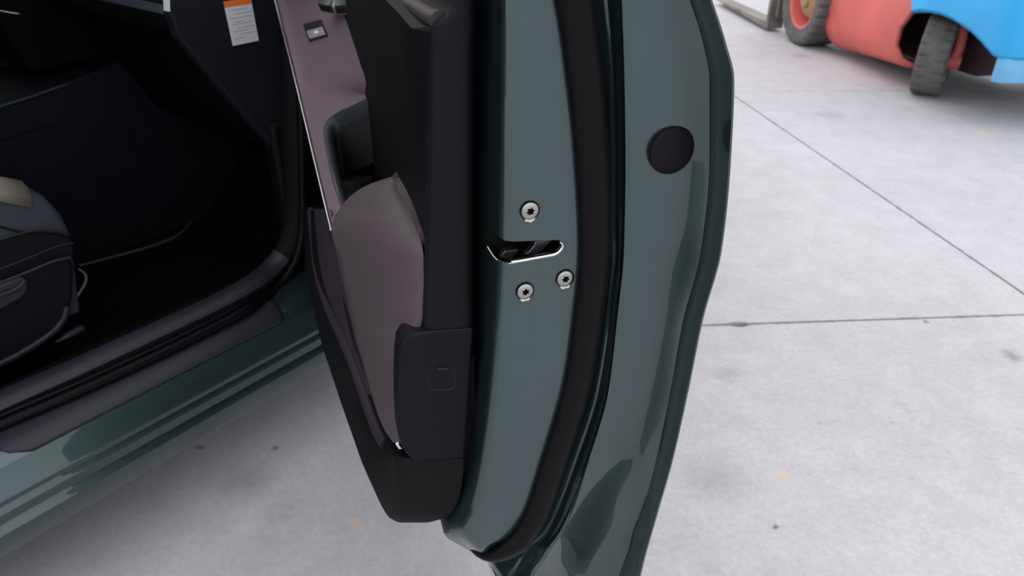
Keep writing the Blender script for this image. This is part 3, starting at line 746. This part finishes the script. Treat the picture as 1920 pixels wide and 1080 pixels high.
# side of the armrest between pocket rim and pad
sd = [(392,(589,.64),(604,.40),(621,.30)),(430,(592,.58),(607,.385),(625,.285)),(470,(596,.51),(613,.345),(632,.265)),(520,(604,.455),(622,.31),(643,.25)),(575,(622,.39),(638,.285),(655,.235)),(632,(647,.325),(657,.262),(669,.218)),(685,(668,.268),(676,.232),(684,.198)),(740,(688,.222),(694,.20),(700,.175))]
grid = [[D(*p) for p in line] for line in rowgrid([(r[0], list(r[1:])) for r in sd], 10, 4)]
link('armrest_side', grid_bm(grid), M['side'], door, 50)
# pocket rim ridge
rg = [(583,395,.79),(588,450,.69),(596,510,.57),(616,575,.44),(642,632,.345),(664,685,.285),(684,742,.236),(703,796,.19),(722,834,.145)]
link('pocket_rim', sweep_bm(crom([D(x, y, u-.006) for x, y, u in rg], 6), ell(.009,.007,12), Vector((-1,0,.4))), M['side'], door, 60)
# chrome chip at the foot of the pad
dpoly('pad_tip', [(741,833),(748,829),(750,836),(755,842),(748,843)], .048, .055, M['chrome'], (.0008,2))
# window pillar and glass above the door
fp = [D(1000,-150,.03), D(985,-330,.05)]
top = grid and D(1000,-150,.03)
wf = [Vector((.02,.05,1.15)), Vector((-.01,.09,1.3)), Vector((-.07,.16,1.55))]
link('window_frame', sweep_bm(wf, [(-.03,-.02),(.03,-.02),(.03,.02),(-.03,.02)], Vector((1,0,0))), M['plastic_dark'], door, 35, (.006,2))
gg = [[Vector((.03,.07,1.15)),Vector((.03,1.0,1.12))],[Vector((-.06,.17,1.53)),Vector((-.055,.40,1.52))]]
solidify(link('window_glass', grid_bm(gg), M['glass'], door, 35), .004)

# ================================================================== floor mat on the car floor
mp = [K(150,502,z=.302), K(240,478,z=.302), K(300,460,z=.302), K(340,440,z=.302), K(370,405,z=.302), K(398,362,z=.302)]
mp = crom([kc(p) for p in mp], 6)
outer = mp+[kc(K(430,380,z=.302)), kc(K(470,430,z=.302)), kc(K(400,500,z=.302)), kc(K(250,575,z=.302)), kc(K(190,590,z=.302))]
mat_o = link('floor_mat', prism_bm([Vector((p.x,p.y,.3005)) for p in outer], [Vector((p.x,p.y,.306)) for p in outer]), M['carpet'], None, 35)
mat_o.matrix_basis = Mcar
tag(mat_o, 'black carpet floor mat with piped edge lying in the car footwell', 'floor mat')
link('mat_piping', sweep_bm([Vector((p.x,p.y,.308)) for p in mp], ell(.005,.004,8), Vector((0,0,1))), M['seat'], mat_o, 60)

# ================================================================== FORKLIFT
wr = G(1735,178); wf_ = G(1516,83)
fa = math.radians(5.5); fd = Vector((-math.sin(fa), math.cos(fa), 0)); WB = (wf_-wr).dot(fd)
fl = empty('forklift', (wr.x, wr.y, 0), fa)
tag(fl, 'worn blue and red forklift truck parked on the concrete yard', 'forklift')
fr = Vector((fd.y, -fd.x, 0))
def Fk(px, py, l):                                         # pixel on the side plane at lateral l -> local (l, f, z)
    d = ray(px, py); t = ((wr-CAM).dot(fr)+l)/d.dot(fr); p = CAM+d*t-wr
    return Vector((p.dot(fr), p.dot(fd), p.z))
W = 1.02
def fprism(name, pts, l0, l1, m, bevel=None, parent=fl):
    a = [Fk(x, y, l0) if not isinstance(x, Vector) else x for x, y in pts]
    return link(name, prism_bm(a, [Vector((l1, p.y, p.z)) for p in a]), m, parent, 35, bevel)
def fpoly(name, fz, l0, l1, m, bevel=None, parent=fl):
    return link(name, prism_bm([(l0,f,z) for f, z in fz], [(l1,f,z) for f, z in fz]), m, parent, 35, bevel)
LS = -.11                                                   # outer side plane of the truck
def tyre(name, c, ax, R, Wd, m, lugs, rim_m, rim_in, parent=fl):
    """c: centre, ax: axle direction pointing outwards"""
    c = Vector(c); ax = Vector(ax).normalized(); n = lugs*4
    e1 = Vector((0,0,1)); e2 = ax.cross(e1)
    h = Wd/2
    prof = [(.62,-h*.8),(.70,-h*.92),(.90,-h),(.96,-h*.98),(.975,-h*.90),(1.0,-h*.86),(1.0,-h*.5),(1.0,-h*.12),(1.0,h*.12),(1.0,h*.5),(1.0,h*.86),(.975,h*.90),(.96,h*.98),(.90,h),(.70,h*.92),(.62,h*.8)]
    g = []
    for k, (rr, w) in enumerate(prof):
        row = []
        for i in range(n):
            q = rr*R; ph = i % 4
            side = (3 <= k <= 6) or (9 <= k <= 12)
            sh = 0 if k < 8 else 2
            if side and (i+sh) % 4 == 0: q -= R*.055
            t = 2*math.pi*i/n
            row.append(c+ax*w+(e1*math.cos(t)+e2*math.sin(t))*q)
        g.append(row)
    g.append(g[0])
    bm = grid_bm(g, cyc=True)
    bmesh.ops.remove_doubles(bm, verts=bm.verts, dist=1e-6)
    t = link(name, bm, m, parent, 25)
    link('wheel_rim', lathe_bm([(R*.66,h*.82),(R*.64,h*.86),(R*.58,h*.80),(R*.52,rim_in+.01),(R*.30,rim_in-.015),(R*.26,rim_in+.03),(R*.18,rim_in+.05),(R*.004,rim_in+.05)], 36, c, ax, (0,0,1), caps=False), rim_m, t, 40)
    link('wheel_back', lathe_bm([(R*.66,-h*.8),(R*.4,-h*.5),(R*.004,-h*.5)], 24, c, ax, (0,0,1), caps=False), M['fdark'], t, 40)
    return t
Rr = .228; Rf = .315
# steered rear wheel: rolls towards the camera
sa = math.radians(39)
tyre('rear_wheel', (.02,.03,Rr), (math.cos(sa),-math.sin(sa)*1.0,0.03), Rr, .165, M['tyre'], 22, M['fork'], .03)
tyre('rear_wheel', (W-.25,.0,Rr), (math.cos(sa),-math.sin(sa),0), Rr, .165, M['tyre'], 22, M['fdark'], .03)
tyre('front_wheel', (-.10,WB+.02,Rf), (-1,0,0), Rf, .26, M['tyre'], 26, M['fred'], -.03)
link('wheel_hub', lathe_bm([(.10,.03),(.13,.045),(.10,.075),(.06,.08),(.05,.105),(.01,.108)], 28, (-.10,WB+.02,Rf), (-1,0,0), (0,0,1)), M['tan'], fl, 40)
tyre('front_wheel', (W-.1,WB+.02,Rf), (1,0,0), Rf, .26, M['tyre'], 26, M['fred'], .02)
# red chassis with a rounded, tapering flank
secl = [(.06,.0),(-.04,.006),(-.085,.035),(-.105,.10),(-.112,.20),(-.105,.32),(-.085,.40),(-.05,.43),(-.05,.50),(.06,.56)]
def arch_f(z): return pchip([.07,.141,.19,.257,.33,.371,.457,.66],[.12,.14,.195,.226,.218,.194,.134,.08], z)
g = []
for t in (0,.015,.04,.1,.2,.4,.6,.8,.84,.88,.92,1.0):
    row = []
    for l, dz in secl:
        zb = .145-.070*t; z = zb+dz*(1+.08*t)
        f0 = arch_f(z); f1 = 1.20-.12*max(0, .25-z)/.1
        row.append(Vector((l-(.012 if t > .82 else 0), f0+(f1-f0)*t, z)))
    g.append(row)
chs = link('chassis', grid_bm(g), M['fred'], fl, 45); solidify(chs, .03, 1.0)
link('chassis_bolt', lathe_bm([(.008,0),(.008,.006),(.003,.008)], 10, Fk(1644,57,-.113), (-1,0,0), (0,0,1)), M['fdark'], fl, 40)
fpoly('frame', [(-.60,.27),(-.42,.24),(-.2,.16),(.17,.14),(.20,.12),(1.25,.10),(1.25,.66),(-.60,.66)], .13, W-.36, M['fdark'])
# blue counterweight: a curved shell with the wheel arch cut into its lower edge
path = [(-.11,.160,.512),(-.11,.134,.457),(-.11,.06,.478),(-.11,-.02,.492),(-.11,-.12,.498),(-.11,-.217,.494),(-.11,-.32,.480),(-.11,-.414,.462),(-.11,-.50,.436),(-.11,-.57,.410),(-.108,-.615,.392),(-.095,-.643,.384),(-.06,-.662,.383),(.0,-.672,.383),(.15,-.69,.383),(.4,-.70,.383),(W-.37,-.69,.383),(W-.22,-.64,.383),(W-.18,-.5,.44),(W-.18,-.2,.49),(W-.18,.16,.46)]
g = []
for k, ins in ((0,.012),(.03,.0),(.3,0),(.7,0),(.94,.01),(.985,.03),(1.0,.06)):
    g.append([Vector((l+(ins if l < .3 else -ins), f+ins*.5, zb+(1.0-zb)*k)) for l, f, zb in path])
cw = link('counterweight', grid_bm(g), M['fblue'], fl, 40); solidify(cw, .03, 1.0)
top = [Vector((p.x, p.y, p.z)) for p in g[-1]]
bmt = bmesh.new(); bmt.faces.new([bmt.verts.new(p) for p in top]); link('counterweight_top', bmt, M['fblue'], fl, 40)
ft = [(-.085,-.60),(-.105,-.625),(-.105,-.65),(-.085,-.672),(-.04,-.682),(.15,-.70),(.4,-.71),(W-.37,-.70),(W-.2,-.64),(W-.2,-.5),(.0,-.5)]
link('counterweight_foot', prism_bm([(l,f,.252) for l, f in ft], [(l,f,.374) for l, f in ft]), M['fpale'], fl, 50, (.006,2))
fpoly('hood', [(.14,.60),(1.15,.60),(1.2,.75),(.9,1.0),(.12,1.02)], .0, W-.22, M['fred'], (.02,3))
# steering arm beside the rear wheel
arm = [Fk(x, y, .06) for x, y in ((1808,40),(1804,70),(1796,96),(1786,112))]
link('steering_arm', sweep_bm(crom(arm, 4), ell(.026,.03,10), Vector((1,0,0))), M['fred'], fl, 50)
link('steering_knuckle', lathe_bm([(.03,-.05),(.048,-.045),(.05,.045),(.03,.05)], 20, Fk(1782,113,.06), (.9,-.4,0), (0,0,1)), M['fred'], fl, 40)
fpoly('rear_axle', [(-.06,.16),(.10,.16),(.10,.30),(-.06,.30)], .12, W-.33, M['fdark'], (.01,2))
# mast and forks in front
for l in (.16, W-.38):
    fpoly('mast_rail', [(1.62,.05),(1.74,.05),(1.74,2.0),(1.62,2.0)], l, l+.08, M['fork'], (.004,1))
fpoly('carriage', [(1.745,.12),(1.79,.12),(1.79,.60),(1.745,.60)], -.22, W, M['fork'], (.004,1))
for l in (-.26, W-.10):
    fpoly('fork', [(1.80,.60),(1.84,.60),(1.845,.075),(3.05,.050),(3.05,.040),(1.83,.022),(1.80,.03)], l, l+.13, M['fork'], (.004,1))
for f, l in ((-.5,.02),(-.5,W-.29),(1.05,.02),(1.05,W-.29)):
    fpoly('guard_post', [(f,.95),(f+.06,.95),(f+.06,2.05),(f,2.05)], l, l+.06, M['fdark'], (.006,2))
fpoly('guard_roof', [(-.52,2.05),(1.13,2.05),(1.13,2.09),(-.52,2.09)], .02, W-.23, M['fdark'], (.01,2))
